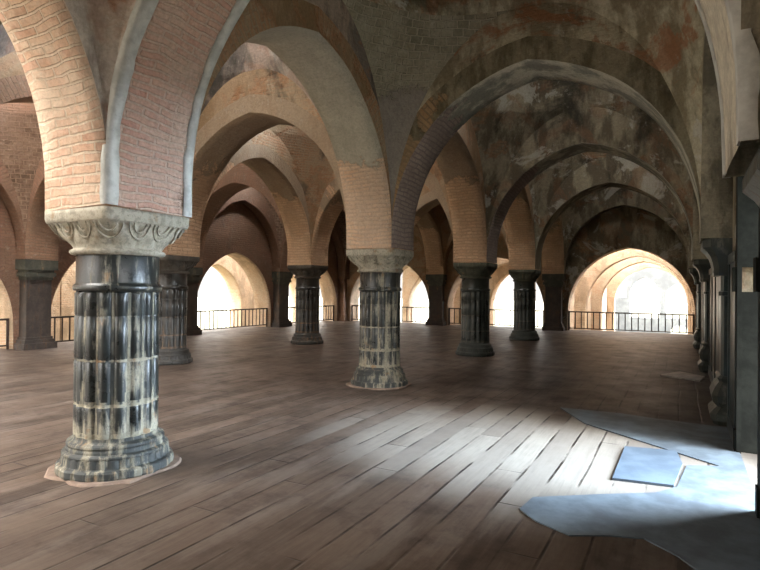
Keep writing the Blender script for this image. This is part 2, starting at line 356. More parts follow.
# arches running left-right (planes y = const).  face order: near side, soffit, ring, far side
col_names = {0: 'right aisle', 1: 'middle aisle', 2: 'left aisle'}
GA = 'pointed brick arches of the vaulted hall'
cross = {}
xspec = {
 (1, 0): (m4('face_pale', 'soffit_pink', 'face_pale', 'face_olive'), 'nearest big pink brick arch with whitewashed edges, springing rightward from the foreground column'),
 (1, 1): (m4('face_warm', 'soffit_warm', 'soffit_warm', 'face_grey'), 'brick arch springing leftward from the back of the foreground column'),
 (1, 2): (m4('face_brown', 'soffit_brown', 'soffit_brown', 'face_brown'), 'brown arch out at far left beyond the foreground column'),
 (2, 0): (m4('face_olive', 'soffit_violet', 'ring_b', 'face_dark'), 'wide stained arch from the central front column to the right wall, framing the far vaults'),
 (2, 1): (m4('face_warm', 'soffit_warm', 'soffit_warm', 'face_warm'), 'ochre arch between the central front column and the dark column behind the foreground one'),
 (2, 2): (m4('face_brown', 'soffit_brown', 'face_brown', 'face_brown'), 'brown brick arch from the left wall to the dark column behind the foreground column'),
 (3, 0): (m4('face_dark', 'soffit_violet', 'face_dark', 'face_dark'), 'second nested arch framed by the wide stained arch, dark plaster above it'),
 (3, 1): (m4('face_warm', 'soffit_warm', 'soffit_warm', 'face_warm'), 'arch between the third front row column and the slim dark column at centre left'),
 (3, 2): (m4('face_brown', 'soffit_brown', 'face_brown', 'face_brown'), 'brown arch from the left wall to the slim dark column at centre left'),
 (4, 0): (m4('face_dark', 'soffit_olive', 'face_dark', 'face_dark'), 'third nested arch on the right, last one before the far end wall'),
 (4, 1): (m4('face_warm', 'soffit_warm', 'soffit_warm', 'face_warm'), 'far brick arch reaching left from the last column of the front row'),
 (4, 2): (m4('face_brown', 'soffit_brown', 'face_brown', 'face_brown'), 'far brown arch reaching the left wall near the corner'),
}
for i in range(0, 5):
    for j in range(3):
        x0, x1 = XR[j + 1] + W, XR[j] - W
        if i == 0:
            hall_arch('x', YR[0], x0, x1, 'arch behind the viewer across the %s of the hall' % col_names[j], m4('face_warm', 'soffit_near', 'face_warm', 'face_warm'), GA)
        else:
            mt, lb = xspec[(i, j)]; cross[(i, j)] = hall_arch('x', YR[i], x0, x1, lb, mt, GA, full_arc=(j == 0))

yspec = {
 (1, 0): (m4('face_warm', 'soffit_near', 'face_pale', 'face_pale'), 'peach brick arch rising out of the frame at upper left above the foreground column'),
 (1, 1): (m4('face_warm', 'soffit_b', 'face_warm', 'face_grey'), 'pale brick arch with grey plastered crown between the foreground column and the central column'),
 (1, 2): (m4('face_warm', 'soffit_warm', 'face_warm', 'face_warm'), 'ochre arch with a dark plaster patch, between the central column and the third one'),
 (1, 3): (m4('face_warm', 'soffit_warm', 'face_warm', 'face_dark'), 'pale arch between the third and last columns of the front row'),
 (1, 4): (m4('face_warm', 'soffit_warm', 'face_warm', 'face_dark'), 'arch from the last front row column to the far end wall'),
 (2, 0): (m4('face_brown', 'soffit_warm', 'face_brown', 'face_warm'), 'rear row arch behind the viewer at far left'),
 (2, 1): (m4('face_brown', 'soffit_brown', 'soffit_brown', 'face_warm'), 'rear row brown arch seen behind the foreground column at left'),
 (2, 2): (m4('face_brown', 'soffit_warm', 'soffit_warm', 'face_warm'), 'peach rear row arch ending on the slim dark column at centre left'),
 (2, 3): (m4('face_brown', 'soffit_warm', 'soffit_warm', 'face_warm'), 'rear row arch running behind the slim dark column at centre left'),
 (2, 4): (m4('face_brown', 'soffit_warm', 'soffit_warm', 'face_warm'), 'rear row arch meeting the far end wall behind the central column'),
}
# planes x = const: c0 side looks left (-x), c1 side looks right (+x)
for r in (1, 2):
    for k in range(5):
        mt, lb = yspec[(r, k)]
        cross[('y', r, k)] = hall_arch('y', XR[r], YR[k] + W, YR[k + 1] - W, lb, mt, GA)
# wall arches: right wall, left wall, far wall (shallow, blind)
for k in range(5):
    nm = ['beside the viewer', 'over the bright doorway', 'second beyond the bright doorway', 'third beyond the bright doorway', 'last before the far end wall'][k]
    hall_arch('y', XR[0], YR[k] + W, YR[k + 1] - W, 'blind arch on the right wall, ' + nm, m4('face_olive', 'soffit_olive', 'face_olive', 'face_dark'), 'blind wall arches', XR[0] - W, .51)
for k in range(5):
    nm = ['behind the viewer', 'nearest in view at far left edge', 'hidden mostly by the foreground column', 'over the widest bright opening', 'beside the far corner'][k]
    hall_arch('y', XR[3], YR[k] + W, YR[k + 1] - W, 'left wall blind arch, ' + nm, m4('face_brown', 'face_brown', 'face_brown', 'face_brown'), 'blind wall arches', XR[3], XR[3] + W)
for j in range(3):
    nm = ['around the wide opening at the right end', 'over the opening behind the two far columns', 'next to the left corner'][j]
    hall_arch('x', YR[5], XR[j + 1] + W, XR[j] - W, 'blind arch on the far end wall, ' + nm, m4(['face_dark', 'face_warm', 'face_brown'][j], ['soffit_olive', 'face_warm', 'face_brown'][j], 'face_dark' if j == 0 else 'face_warm', 'face_warm'), 'blind wall arches', YR[5] - W, YR[5])

# whitewashed edging of the nearest arch and of the big stained one
def edging(arch, axis, c0, c1, s0, s1, wid=.085, smax=3.9, left_only=True, right=False, seed=0, mat='white_lime'):
    a = (s1 - s0) / 2; mid = (s0 + s1) / 2
    pts = [(mid + x, SPR + z) for x, z in arch_profile(a, RISE, n=40)]
    if not right: pts = pts[:41]
    for side in (0, 1):
        mb = MB(); arc = 0; prev = None
        for i, (s, z) in enumerate(pts):
            if i: arc += math.hypot(s - pts[i - 1][0], z - pts[i - 1][1])
            if arc > smax: break
            i0, i1 = max(0, i - 1), min(len(pts) - 1, i + 1)
            tx, tz = pts[i1][0] - pts[i0][0], pts[i1][1] - pts[i0][1]; l = math.hypot(tx, tz)
            nx, nz = tz / l, -tx / l                      # toward the opening
            w = wid * (1 + .3 * noise.noise(Vector((arc * 2.3, seed, side))) + .25 * noise.noise(Vector((arc * 11, seed, side))))
            ce = c0 - .012 if side == 0 else c1 + .012; ci = c0 + w if side == 0 else c1 - w
            dd = -.06 if side == 0 else -.03
            def P(d, c, q=.0): return wobble((s + nx * d, c, z + nz * d) if axis == 'x' else (c, s + nx * d, z + nz * d))
            row = [P(dd * (1 + .4 * noise.noise(Vector((arc * 6, 5, side)))), ce), P(.008, ce), P(.010, ci), P(-.004, ci)]
            if prev:
                for k in range(3): mb.quad([prev[k], prev[k + 1], row[k + 1], row[k]], None, 0, True)
            prev = row
        o = mb.build('lime_edging', [M[mat]]); o.parent = arch; o.matrix_parent_inverse = Matrix.Translation(-arch.location)
        o['label'] = 'white lime plaster edge'
edging(cross[(1, 0)], 'x', YR[1] - W, YR[1] + W, XR[1] + W, XR[0] - W, right=True, smax=20)

# ------------------------------------------------------------------ ceilings (pendentives and domes)
def ceiling(j, i):
    x0, x1 = XR[j + 1] + W, XR[j] - W; y0, y1 = YR[i] + W, YR[i + 1] - W
    cx, cy, a, b = (x0 + x1) / 2, (y0 + y1) / 2, (x1 - x0) / 2 + .012, (y1 - y0) / 2 + .012
    mb = MB(); K = 16; NA = 10
    def P(u, v, z): return wobble((cx + a * u, cy + b * v, z))
    def arc(t, q):
        c = math.sqrt(max(0, 1 - t * t)); rho = math.sqrt(1 + c * c); th0 = math.atan2(c, 1); th1 = PI / 2 - th0
        L = []
        for k in range(NA + 1):
            th = th0 + (th1 - th0) * k / NA + q * PI / 2
            L.append((rho * math.cos(th), rho * math.sin(th), th))
        return L
    for q in range(4):
        prev = None; arcv = 0
        for lv in range(K + 1):
            t = math.sin(PI / 2 * lv / K) ; z = SPR + H_P * t
            row = [(u, v, th, z) for u, v, th in arc(t, q)]
            if prev:
                for k in range(NA):
                    A, B, C, D = prev[k], prev[k + 1], row[k + 1], row[k]
                    if j == 0: mi = 1 if (q == 1 and i == 1) else 0     # the rough corbelled corner
                    elif j == 2: mi = 1
                    else: mi = 0
                    mb.quad([P(A[0], A[1], A[3]), P(B[0], B[1], B[3]), P(C[0], C[1], C[3]), P(D[0], D[1], D[3])],
                            [(p[2] * 2.0, p[3] * 1.25) for p in (A, B, C, D)], mi, True)
            prev = row
    R = 8; S = 40; prev = None
    top = ADDED_OCULUS.get((j, i), 1.0)                 # crowns opened out of view to add daylight
    for r in range(R + 1):
        ph = PI / 2 * r / R * top; rr = math.cos(ph); z = TOP + 1.75 * math.sin(ph)
        row = [(rr * math.cos(2 * PI * k / S), rr * math.sin(2 * PI * k / S), 2 * PI * k / S, z) for k in range(S + 1)]
        if prev:
            for k in range(S):
                A, B, C, D = prev[k], prev[k + 1], row[k + 1], row[k]
                mb.quad([P(p[0], p[1], p[3]) for p in (A, B, C, D)], [(p[2] * 2.0, p[3] * 1.25) for p in (A, B, C, D)], 0, True)
        prev = row
    base = 'face_pale' if (j, i) == (0, 0) else ('face_olive' if i <= 1 else 'face_dark') if j == 0 else ('face_grey' if (j == 1 and i <= 1) else ('face_warm' if j == 1 else 'face_brown'))
    o = mb.build('ceiling', [M[base], M['corbel'] if j == 0 else (M['corbel_brown'] if j == 2 else M[base]), M['face_grey']], origin=(cx, cy, SPR))
    struct(o, 'domed brick vault')
for j in range(3):
    for i in range(5): ceiling(j, i)

# ------------------------------------------------------------------ setting: walls, floor, roof
def flat_struct(name, boxes, mat, label=None):
    mb = MB()
    for lo, hi in boxes: mb.box(lo, hi)
    return struct(mb.build(name, [mat], origin=boxes[0][0], merge=False), label)
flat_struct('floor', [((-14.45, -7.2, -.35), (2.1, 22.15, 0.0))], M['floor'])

# left wall: thin screen walls with low pointed openings
def screen(axis, c0, c1, s0, s1, sc_, a, apex, spring, mat, name, zt=7.3, zb=0.0, soff='outer_brick'):
    mb = arch_mesh(axis, c0, c1, s0, s1, None, sc_=sc_, a=a, zb=zb, spring=spring, rise=apex - spring, zt=zt, ring=.22, bulge=.05)
    mid = (s0 + s1) / 2
    return struct(mb.build(name, [mat, M[soff], M[soff] if soff == 'outer_brick' else mat, M['outer_brick']], origin=(mid, c0, 0) if axis == 'x' else (c0, mid, 0)))
lw = []
for k in range(5):
    s0, s1 = YR[k] if k else YR[0] - W, YR[k + 1] if k < 4 else YR[5]
    mb = arch_mesh('y', -14.35, XR[3], s0, s1, None, sc_=(YR[k] + YR[k + 1]) / 2, a=1.87, zb=0.0, spring=.45, rise=2.27, zt=7.3, ring=.22, bulge=.05)
    o = mb.build('wall_left', [M['outer_brick'], M['outer_brick'], M['face_brown'], M['face_brown']], origin=(XR[3], (s0 + s1) / 2, 0)); struct(o, 'brown brick wall with a low pointed opening')
for j in range(3):
    s0, s1 = XR[j + 1] if j < 2 else -14.35, XR[j] if j else 2.0
    mc = (XR[j + 1] + XR[j]) / 2; a = 1.95
    if j == 0: mc = -1.60; a = 2.06
    mb = arch_mesh('x', YR[5], 22.1, s0, s1, None, sc_=mc, a=a, zb=0.0, spring=.6, rise=2.45 if j == 0 else 2.2, zt=7.3, ring=.22, bulge=.05)
    o = mb.build('wall_back', [M['face_dark' if j == 0 else 'face_warm'], M['outer_brick'], M['face_dark' if j == 0 else 'face_warm'], M['outer_brick']], origin=((s0 + s1) / 2, YR[5], 0)); struct(o, 'far end wall with a low pointed opening')
# right wall (solid, behind the blind arches) with one deep doorway, and an unseen window added for light
DY0, DY1 = 4.42, 6.20
J = .03
wr = MB()
wr.box((.51, -7.2, 0), (2.0, -.4, 7.3)); wr.box((.51, -.4, 0), (2.0, 1.6, 2.25)); wr.box((.51, -.4, 3.5), (2.0, 1.6, 7.3)); wr.box((.51, 1.6, 0), (2.0, DY0, 7.3)); wr.box((.51, DY1, 0), (2.0, 21.33, 7.3)); wr.box((.51, DY0, 3.0), (2.0, DY1, 7.3))
struct(wr.build('wall_right', [M['face_dark']], origin=(.51, 5.3, 0), merge=False))
# dark stone cladding between the pilasters
for k, (ya, yb, zc) in enumerate([(3.39, DY0 - .12, 1.9), (DY1 + .12, 7.19, 1.9), (7.97, 11.77, 1.9), (12.56, 16.36, 1.9), (17.14, 20.94, 1.9)]):
    mb = MB(); mb.box((.485, ya, 0), (.51, yb, zc)); mb.box((.465, ya, zc - .10), (.51, yb, zc)); mb.box((.465, ya, 0), (.51, yb, .16))
    n = max(1, int((yb - ya) / .8))
    for q in range(n + 1):
        yy = ya + (yb - ya) * q / n; mb.box((.47, max(ya, yy - .05), .16), (.486, min(yb, yy + .05), zc - .1))
    struct(mb.build('trim_2', [M['pilaster']], origin=(.455, ya, 0), merge=False), 'dark stone panelling on the right wall')
for n_, (ya, yb) in enumerate(((DY0, DY0 + .05), (DY1 - .05, DY1))):
    mb = MB(); mb.box((.475, ya, 0), (1.95, yb, 1.50)); mb.box((.44, ya - .05, 1.50), (.505, yb + .05, 1.73)); mb.box((.455, ya - .03, 0), (.505, yb + .03, .20)); mb.box((.47, ya - .06, 0), (.508, yb + .06, 3.0)); mb.box((.48, ya, 1.73), (1.95, yb, 3.0))
    struct(mb.build('trim_3', [M['jamb']], origin=(.5, ya, 0), merge=False, bevel=0), 'dark stone jamb of the doorway')
# parapet closing the roof space; unseen right-aisle end wall added to block light
flat_struct('wall_front_light_stop', [((-14.35, -2.17, TOP), (2.0, -1.97, 7.3)), ((-4.1, -2.17, 0), (.51, -1.97, TOP))], M['face_warm'])

# ------------------------------------------------------------------ columns
def lathe(mb, levels, S, rf, mi=lambda k, i: 0, smooth=True, cap=True, vs=1.0):
    """levels: list of z; rf(theta, level index) -> (x, y)"""
    rows = []
    for li, z in enumerate(levels):
        rows.append([(*rf(2 * PI * k / S, li), z) for k in range(S)])
    for li in range(len(rows) - 1):
        for k in range(S):
            k2 = (k + 1) % S
            mb.quad([rows[li][k], rows[li][k2], rows[li + 1][k2], rows[li + 1][k]], [(k / S * 2, levels[li]), ((k + 1) / S * 2, levels[li]), ((k + 1) / S * 2, levels[li + 1]), (k / S * 2, levels[li + 1])], mi(k, li), smooth)
    if cap:
        mb.quad(list(rows[-1]), None, mi(0, len(rows) - 2)); mb.quad(list(reversed(rows[0])), None, mi(0, 0))
    return mb

def make_column(style):
    """style 'light' (limed, greyish) or 'dark'"""
    d = style
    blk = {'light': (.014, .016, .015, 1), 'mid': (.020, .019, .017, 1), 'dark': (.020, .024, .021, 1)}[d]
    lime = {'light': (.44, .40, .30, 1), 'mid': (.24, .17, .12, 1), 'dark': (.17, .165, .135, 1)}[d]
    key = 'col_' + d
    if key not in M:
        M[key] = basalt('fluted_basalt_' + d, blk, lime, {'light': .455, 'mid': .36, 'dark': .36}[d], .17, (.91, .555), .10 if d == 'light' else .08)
        M[key + '_groove'] = basalt('limed_groove_' + d, tuple(c * 2 for c in blk[:3]) + (1,), lime, {'light': .55, 'mid': .47, 'dark': .46}[d], .5, (.91, .555), .1)
        M[key + '_base'] = basalt('carved_base_' + d, tuple(c * 1.5 for c in blk[:3]) + (1,), tuple(c * .85 for c in lime[:3]) + (1,), {'light': .50, 'mid': .46, 'dark': .44}[d], .5)
        M[key + '_cap'] = basalt('carved_capital_' + d, {'light': (.13, .12, .09, 1), 'mid': (.05, .042, .033, 1), 'dark': (.05, .052, .038, 1)}[d],
                                 {'light': (.50, .455, .36, 1), 'mid': (.16, .12, .09, 1), 'dark': (.21, .21, .155, 1)}[d], {'light': .62, 'mid': .42, 'dark': .45}[d], .75)
    root = empty('fluted_column')
    # base: stepped lotus torus with lobes
    zb = [0, .012, .03, .07, .085, .09, .095, .15, .16, .168, .18, .19, .195, .21, .225, .232, .24, .255, .265, .27, .28, .30]
    rb = [.458, .470, .476, .474, .462, .446, .440, .430, .436, .440, .436, .420, .410, .408, .400, .402, .406, .400, .384, .368, .355, .350]
    S = 192
    def fb(th, li):
        z = zb[li]; lob = 0
        if z < .09: lob = .012 * abs(math.cos(8 * th)) ** .5
        elif z < .155: lob = .010 * abs(math.sin(16 * th))
        r = (rb[li] - .008 + lob) * .935
        return (r * math.cos(th), r * math.sin(th))
    b = lathe(MB(), zb, S, fb, smooth=False).build('base', [M[key + '_base']], root)
    # shaft with convex reeds and limed grooves
    zs = [.285, .305, .34, .50, .545, .556, .568, .59, .61, .635, .66, .70, .75, .895, .908, .922, 1.1, 1.25, 1.258, 1.268, 1.40, 1.44, 1.46]
    NR = 16; S = NR * 12
    joint = {i for i, z in enumerate(zs) if z in (.556, .908, 1.258)}
    def fs(th, li):
        ph = (th * NR / (2 * PI)) % 1.0; z = zs[li]
        g = .13
        if ph < g: r = .318 + .010 * math.sin(PI * ph / g)
        else:
            q = (ph - g) / (1 - g); r = .313 + .030 * math.sin(PI * q) ** .7
        if li in joint: r -= .008
        if li in (0,): r = .33
        if li == len(zs) - 1: r = .325
        r *= .94
        return (r * math.cos(th), r * math.sin(th))
    def ms(k, li):
        ph = (k % 12) / 12
        if ph < .16: return 1
        if zs[li] < .32 or (.535 < zs[li] < .57): return 1
        if .56 < zs[li] < .75 and ((k // 12) * 7) % 3 and min(abs(ph - .06), abs(ph - 1.06)) < .10 + (.75 - zs[li]) * 1.2: return 1
        return 0
    lathe(MB(), zs, S, fs, ms).build('shaft', [M[key], M[key + '_groove']], root)
    zn = [1.455, 1.46, 1.475, 1.495, 1.51, 1.515, 1.53, 1.745, 1.75]
    rn = [.325, .348, .356, .356, .348, .336, .333, .333, .33]
    def fn(th, li):
        r = rn[li] * .95
        return (r * math.cos(th), r * math.sin(th))
    lathe(MB(), zn, 96, fn).build('neck_ring', [M[key]], root)
    # capital: round bell with lotus scrolls flaring to a square
    zc = [1.745, 1.755, 1.77, 1.785, 1.79, 1.80, 1.83, 1.86, 1.89, 1.92, 1.945, 1.965, 1.985, 2.0, 2.003, 2.03, 2.06, 2.093]
    rr_ = [.335, .358, .366, .360, .348, .345, .350, .356, .362, .375, .39, .41, .43, .45, .452, .455, .455, .45]
    def rad(th, z):
        t = max(0.0, min(1.0, (z - 1.82) / .19)); e = t ** 1.35
        n = 2 + 12 * e ** 1.5; c, s = math.cos(th), math.sin(th)
        side = .348 + .062 * e ** 1.6
        return side / ((abs(c) ** n + abs(s) ** n) ** (1 / n))
    def fc(th, li):
        z = zc[li]; r = rad(th, z) if z > 1.82 else rr_[li]
        if 1.79 < z < 1.99:
            w = math.sin(PI * (z - 1.79) / .20)
            r += .034 * abs(math.cos(6 * th)) ** .6 * w - .016 + (.012 * w * abs(math.cos(6 * th)) if d == 'dark' else 0)
        return (r * math.cos(th), r * math.sin(th))
    S = 192
    lathe(MB(), zc, S, fc).build('capital', [M[key + '_cap']], root)
    mb = MB()
    for k in range(12):                                   # carved scrolls on the bell
        tc_ = 2 * PI * (k + .5) / 12
        for rr0, zz0, th_ in ((.21, .115, .011), (.12, .065, .009)):
            prev = None
            for q in range(17):
                al = PI * q / 16; th = tc_ + rr0 * math.cos(al); z = 1.985 - zz0 * math.sin(al) - .0
                R_ = rad(th, max(z, 1.83)) + .012; ring_ = []
                for m in range(6):
                    bt = 2 * PI * m / 6; rr = R_ + th_ * math.cos(bt); zz = z + th_ * math.sin(bt) * abs(math.cos(al)) ** 0; ring_.append((rr * math.cos(th), rr * math.sin(th), zz))
                if prev:
                    for m in range(6): mb.quad([prev[m], prev[(m + 1) % 6], ring_[(m + 1) % 6], ring_[m]], None, 0, True)
                prev = ring_
    mb.build('carved_scrolls', [M[key + '_cap']], root)
    return root
def pad(root, r, seed, mat):
    mb = MB(); rnd = random.Random(seed); N = 28; ring0 = []; 
    for k in range(N):
        th = 2 * PI * k / N; q = 1 / max(abs(math.cos(th)), abs(math.sin(th))); rad = min(r * q, r * 1.10) * (1 + rnd.uniform(-.05, .05))
        ring0.append((rad * math.cos(th), rad * math.sin(th)))
    for k in range(N):
        a, b = ring0[k], ring0[(k + 1) % N]
        mb.quad([(a[0], a[1], .002), (b[0], b[1], .002), (b[0] * .97, b[1] * .97, .018), (a[0] * .97, a[1] * .97, .018)], None)
        mb.quad([(a[0] * .97, a[1] * .97, .018), (b[0] * .97, b[1] * .97, .018), (0, 0, .022)], None)
    return mb.build('mortar_pad', [mat], root)
def copy_tree(o, parent=None):
    c = o.copy(); COL.objects.link(c); c.parent = parent
    for ch in list(o.children): copy_tree(ch, c)
    return c
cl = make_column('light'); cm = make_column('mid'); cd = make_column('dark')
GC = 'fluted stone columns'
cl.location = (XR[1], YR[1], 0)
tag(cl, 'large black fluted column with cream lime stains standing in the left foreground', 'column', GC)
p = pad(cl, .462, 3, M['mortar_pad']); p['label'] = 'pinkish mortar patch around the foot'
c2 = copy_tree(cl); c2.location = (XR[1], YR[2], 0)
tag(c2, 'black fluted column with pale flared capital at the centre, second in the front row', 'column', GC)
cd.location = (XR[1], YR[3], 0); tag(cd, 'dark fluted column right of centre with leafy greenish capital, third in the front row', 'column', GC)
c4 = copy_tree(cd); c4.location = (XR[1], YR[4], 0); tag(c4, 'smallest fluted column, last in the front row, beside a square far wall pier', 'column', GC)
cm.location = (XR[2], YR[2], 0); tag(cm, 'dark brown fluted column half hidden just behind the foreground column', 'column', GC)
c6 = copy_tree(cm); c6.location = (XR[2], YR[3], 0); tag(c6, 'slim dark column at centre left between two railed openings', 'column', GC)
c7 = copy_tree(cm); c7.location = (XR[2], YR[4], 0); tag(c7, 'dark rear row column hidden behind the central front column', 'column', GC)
for i, r, src in ((1, 2, cm), (0, 1, cl), (0, 2, cm)):
    c = copy_tree(src); c.location = (XR[r], YR[i], 0)
    tag(c, {(1, 2): 'rear row column beyond the left edge, level with the foreground column', (0, 1): 'front row column behind the viewer', (0, 2): 'rear row column behind the viewer'}[(i, r)], 'column', GC)

# ------------------------------------------------------------------ square piers on the left and far walls
def make_pier():
    root = empty('square_pier')
    def blk(name, parts, mat):
        mb = MB()
        for hx, z0, z1, y0 in parts: mb.box((-hx, y0, z0), (hx, .02, z1))
        return mb.build(name, [mat], root, merge=False)
    blk('base', [(.39, 0, .14, -.39), (.35, .14, .22, -.35), (.32, .22, .28, -.32)], M['pier'])
    blk('shaft', [(.29, .28, 1.62, -.29)], M['pier'])
    blk('capital', [(.31, 1.62, 1.70, -.31), (.36, 1.70, 1.80, -.36), (.33, 1.80, 1.86, -.33), (.39, 1.86, 2.095, -.39)], M['pier_cap'])
    return root
pr = make_pier(); GP = 'square stone piers along the walls'; first = [True]
def pier(x, y, rz, label):
    o = pr if first[0] else copy_tree(pr); first[0] = False
    o.location = (x, y, 0); o.rotation_euler.z = rz; tag(o, label, 'pier', GP)
pier(XR[3], YR[2], PI / 2, 'dark square pier on the left wall at the far left edge')
pier(XR[3], YR[3], PI / 2, 'dark square pier on the left wall seen right behind the dark brown column')
pier(XR[3], YR[4], PI / 2, 'dark square pier on the left wall just left of the slim dark column')
pier(XR[2], YR[5], 0, 'square pier on the far wall right of the central column')
pier(XR[1], YR[5], 0, 'square pier on the far wall right of the smallest column')
pier(XR[3], YR[1], PI / 2, 'square pier on the left wall beyond the left edge')
# corner pier
cp = MB(); cp.box((XR[3], YR[5] - .25, 0), (XR[3] + .25, YR[5], 1.9)); cp.box((XR[3], YR[5] - .39, 1.9), (XR[3] + .39, YR[5], 2.09)); cp.box((XR[3], YR[5] - .32, 0), (XR[3] + .32, YR[5], .3))
struct(cp.build('trim_4', [M['face_brown']], origin=(XR[3], YR[5], 0), merge=False), 'corner pier')

# ------------------------------------------------------------------ black pilasters of the right wall
def make_pilaster():
    root = empty('wall_pilaster')
    def prof(name, pts, hy, mat, rnd=0.0, hyf=None):
        """pts: (projection from wall plane x=0 to -x, z); extruded across y with half width depending on z"""
        mb = MB(); prev = None
        for x, z, h in pts:
            row = [(-0.0, -h, z), (-x * .72, -h, z), (-x, -h * .78, z), (-x, h * .78, z), (-x * .72, h, z), (-0.0, h, z)]
            if prev:
                for k in range(5): mb.quad([prev[k], prev[k + 1], row[k + 1], row[k]], None, 0, False)
            else: mb.quad(list(reversed(row)), None)
            prev = row
        mb.quad(prev, None)
        return mb.build(name, [mat], root)
    b = []
    for x, z, h in ((.16, 0, .33), (.19, .05, .36), (.20, .12, .36), (.16, .17, .33), (.13, .20, .31), (.17, .25, .34), (.185, .33, .35), (.15, .42, .33), (.11, .48, .30), (.13, .52, .31), (.10, .55, .29)): b.append((x, z, h))
    prof('base', b, .3, M['pilaster_cap'])
    prof('shaft', [(.095, .55, .28), (.095, 1.45, .28), (.12, 1.455, .30), (.12, 1.50, .30), (.10, 1.505, .285), (.10, 1.68, .285)], .3, M['pilaster'])
    prof('capital', [(.165, 1.68, .32), (.175, 1.72, .33), (.17, 1.76, .33), (.18, 1.82, .34), (.20, 1.89, .355), (.235, 1.95, .375), (.27, 1.985, .385), (.285, 2.0, .39), (.285, 2.06, .39), (.275, 2.095, .39)], .39, M['pilaster_cap'])
    return root
pl = make_pilaster()
names = {1: 'nearest black stone pilaster with corbel capital at the right edge of the view', 2: 'black pilaster right of the doorway far jamb, carrying the wide stained arch',
         3: 'third black pilaster on the right wall, carrying the second nested arch', 4: 'farthest black pilaster on the right wall before the end opening', 0: 'black pilaster behind the viewer'}
for n_, i in enumerate((2, 1, 3, 4, 0)):
    o = pl if n_ == 0 else copy_tree(pl)
    o.location = (.56 if i == 1 else .51, YR[i], 0); tag(o, names[i], 'pilaster', 'black pilasters of the right wall')

# ------------------------------------------------------------------ railings
def railing(axis, c, s0, s1, label, zt=.72):
    root = empty('iron_railing', ((s0 + s1) / 2, c, 0) if axis == 'x' else (c, (s0 + s1) / 2, 0), 0 if axis == 'x' else PI / 2)
    h = (s1 - s0) / 2
    mb = MB(); mb.box((-h, -.022, zt - .045), (h, .022, zt)); mb.build('top_rail', [M['iron']], root, merge=False)
    mb = MB(); mb.box((-h, -.018, .07), (h, .018, .105)); mb.build('bottom_rail', [M['iron']], root, merge=False)
    n = int(round(2 * h / (.215 if axis == 'x' else .195))); proto = None
    for k in range(n + 1):
        x = -h + .03 + (2 * h - .06) * k / n
        if proto is None:
            mb = MB()
            for q in range(8):
                a0, a1 = 2 * PI * q / 8, 2 * PI * (q + 1) / 8; r = .019
                mb.quad([(r * math.cos(a0), r * math.sin(a0), .10), (r * math.cos(a1), r * math.sin(a1), .10), (r * math.cos(a1), r * math.sin(a1), zt - .04), (r * math.cos(a0), r * math.sin(a0), zt - .04)], None, 0, True)
            proto = mb.build('baluster', [M['iron']], root); proto.location = (x, 0, 0)
        else:
            o = proto.copy(); COL.objects.link(o); o.parent = root; o.location = (x, 0, 0)
    for sx in (-h + .015, h - .015):
        mb = MB(); mb.box((-.02, -.02, 0), (.02, .02, zt)); o = mb.build('end_post', [M['iron']], root, merge=False); o.location = (sx, 0, 0)
    tag(root, label, 'railing', 'dark iron railings across the low openings')
yc = lambda k: (YR[k] + YR[k + 1]) / 2
railing('y', -13.75, yc(1) - 1.86, yc(1) + 1.86, 'dark iron railing in the left wall opening beyond the left edge')
railing('y', -13.75, yc(2) - 1.86, yc(2) + 1.86, 'dark iron railing in the opening just left of the foreground column')
railing('y', -13.75, yc(3) - 1.86, yc(3) + 1.86, 'dark iron railing across the wide bright opening left of the slim dark column')
railing('y', -13.75, yc(4) - 1.86, yc(4) + 1.86, 'dark iron railing in the left wall opening beside the far corner')
railing('x', 21.5, (XR[3] + XR[2]) / 2 - 1.94, (XR[3] + XR[2]) / 2 + 1.94, 'dark iron railing on the far wall next to the left corner, behind the central column')
railing('x', 21.5, (XR[2] + XR[1]) / 2 - 1.94, (XR[2] + XR[1]) / 2 + 1.94, 'dark iron railing on the far wall behind the two smaller front row columns')
railing('x', 21.5, -1.60 - 2.05, -1.60 + 2.05, 'long dark iron railing across the wide opening at the right end of the hall')

# ------------------------------------------------------------------ paving slabs by the doorway
def slab(name, poly, z0, z1, mat, label, cat='slab'):
    mb = MB(); n = len(poly)
    mb.quad([(x, y, z1) for x, y in poly], None)
    mb.quad([(x, y, z0) for x, y in reversed(poly)], None)
    for k in range(n):
        a, b = poly[k], poly[(k + 1) % n]; mb.quad([(a[0], a[1], z0), (b[0], b[1], z0), (b[0], b[1], z1), (a[0], a[1], z1)], None)
    cx = sum(p[0] for p in poly) / n; cy = sum(p[1] for p in poly) / n
    return tag(mb.build(name, [mat], origin=(cx, cy, 0)), label, cat)
slab('paving_slab', [(-1.33, 7.26), (-.93, 6.54), (.31, 5.54), (.06, 5.42), (-.01, 4.78), (-.15, 4.57), (-.5, 4.33), (-.92, 4.02), (-.95, 3.76), (-.81, 3.62), (-.58, 3.51), (-.37, 3.63), (-.18, 3.69), (0, 3.54), (.1, 3.40), (.50, 3.40), (.50, 7.15), (-.2, 7.2), (-.6, 7.3)],
     .002, .010, M['slab'], 'large irregular blue-grey stone paving in front of the doorway at lower right')
slab('stone_plate', [(-.46, 4.72), (-.45, 5.74), (-.02, 5.83), (.03, 5.41), (-.03, 4.78)], .002, .020, M['slab_b'], 'four-sided slate blue stone plate lying on the planks in the light patch')
slab('loose_board', [(-.3, 10.92), (.01, 11.52), (.40, 11.10), (.30, 10.56)], .002, .03, M['chip'], 'pale loose board lying on the dark floor near the right wall', 'board')

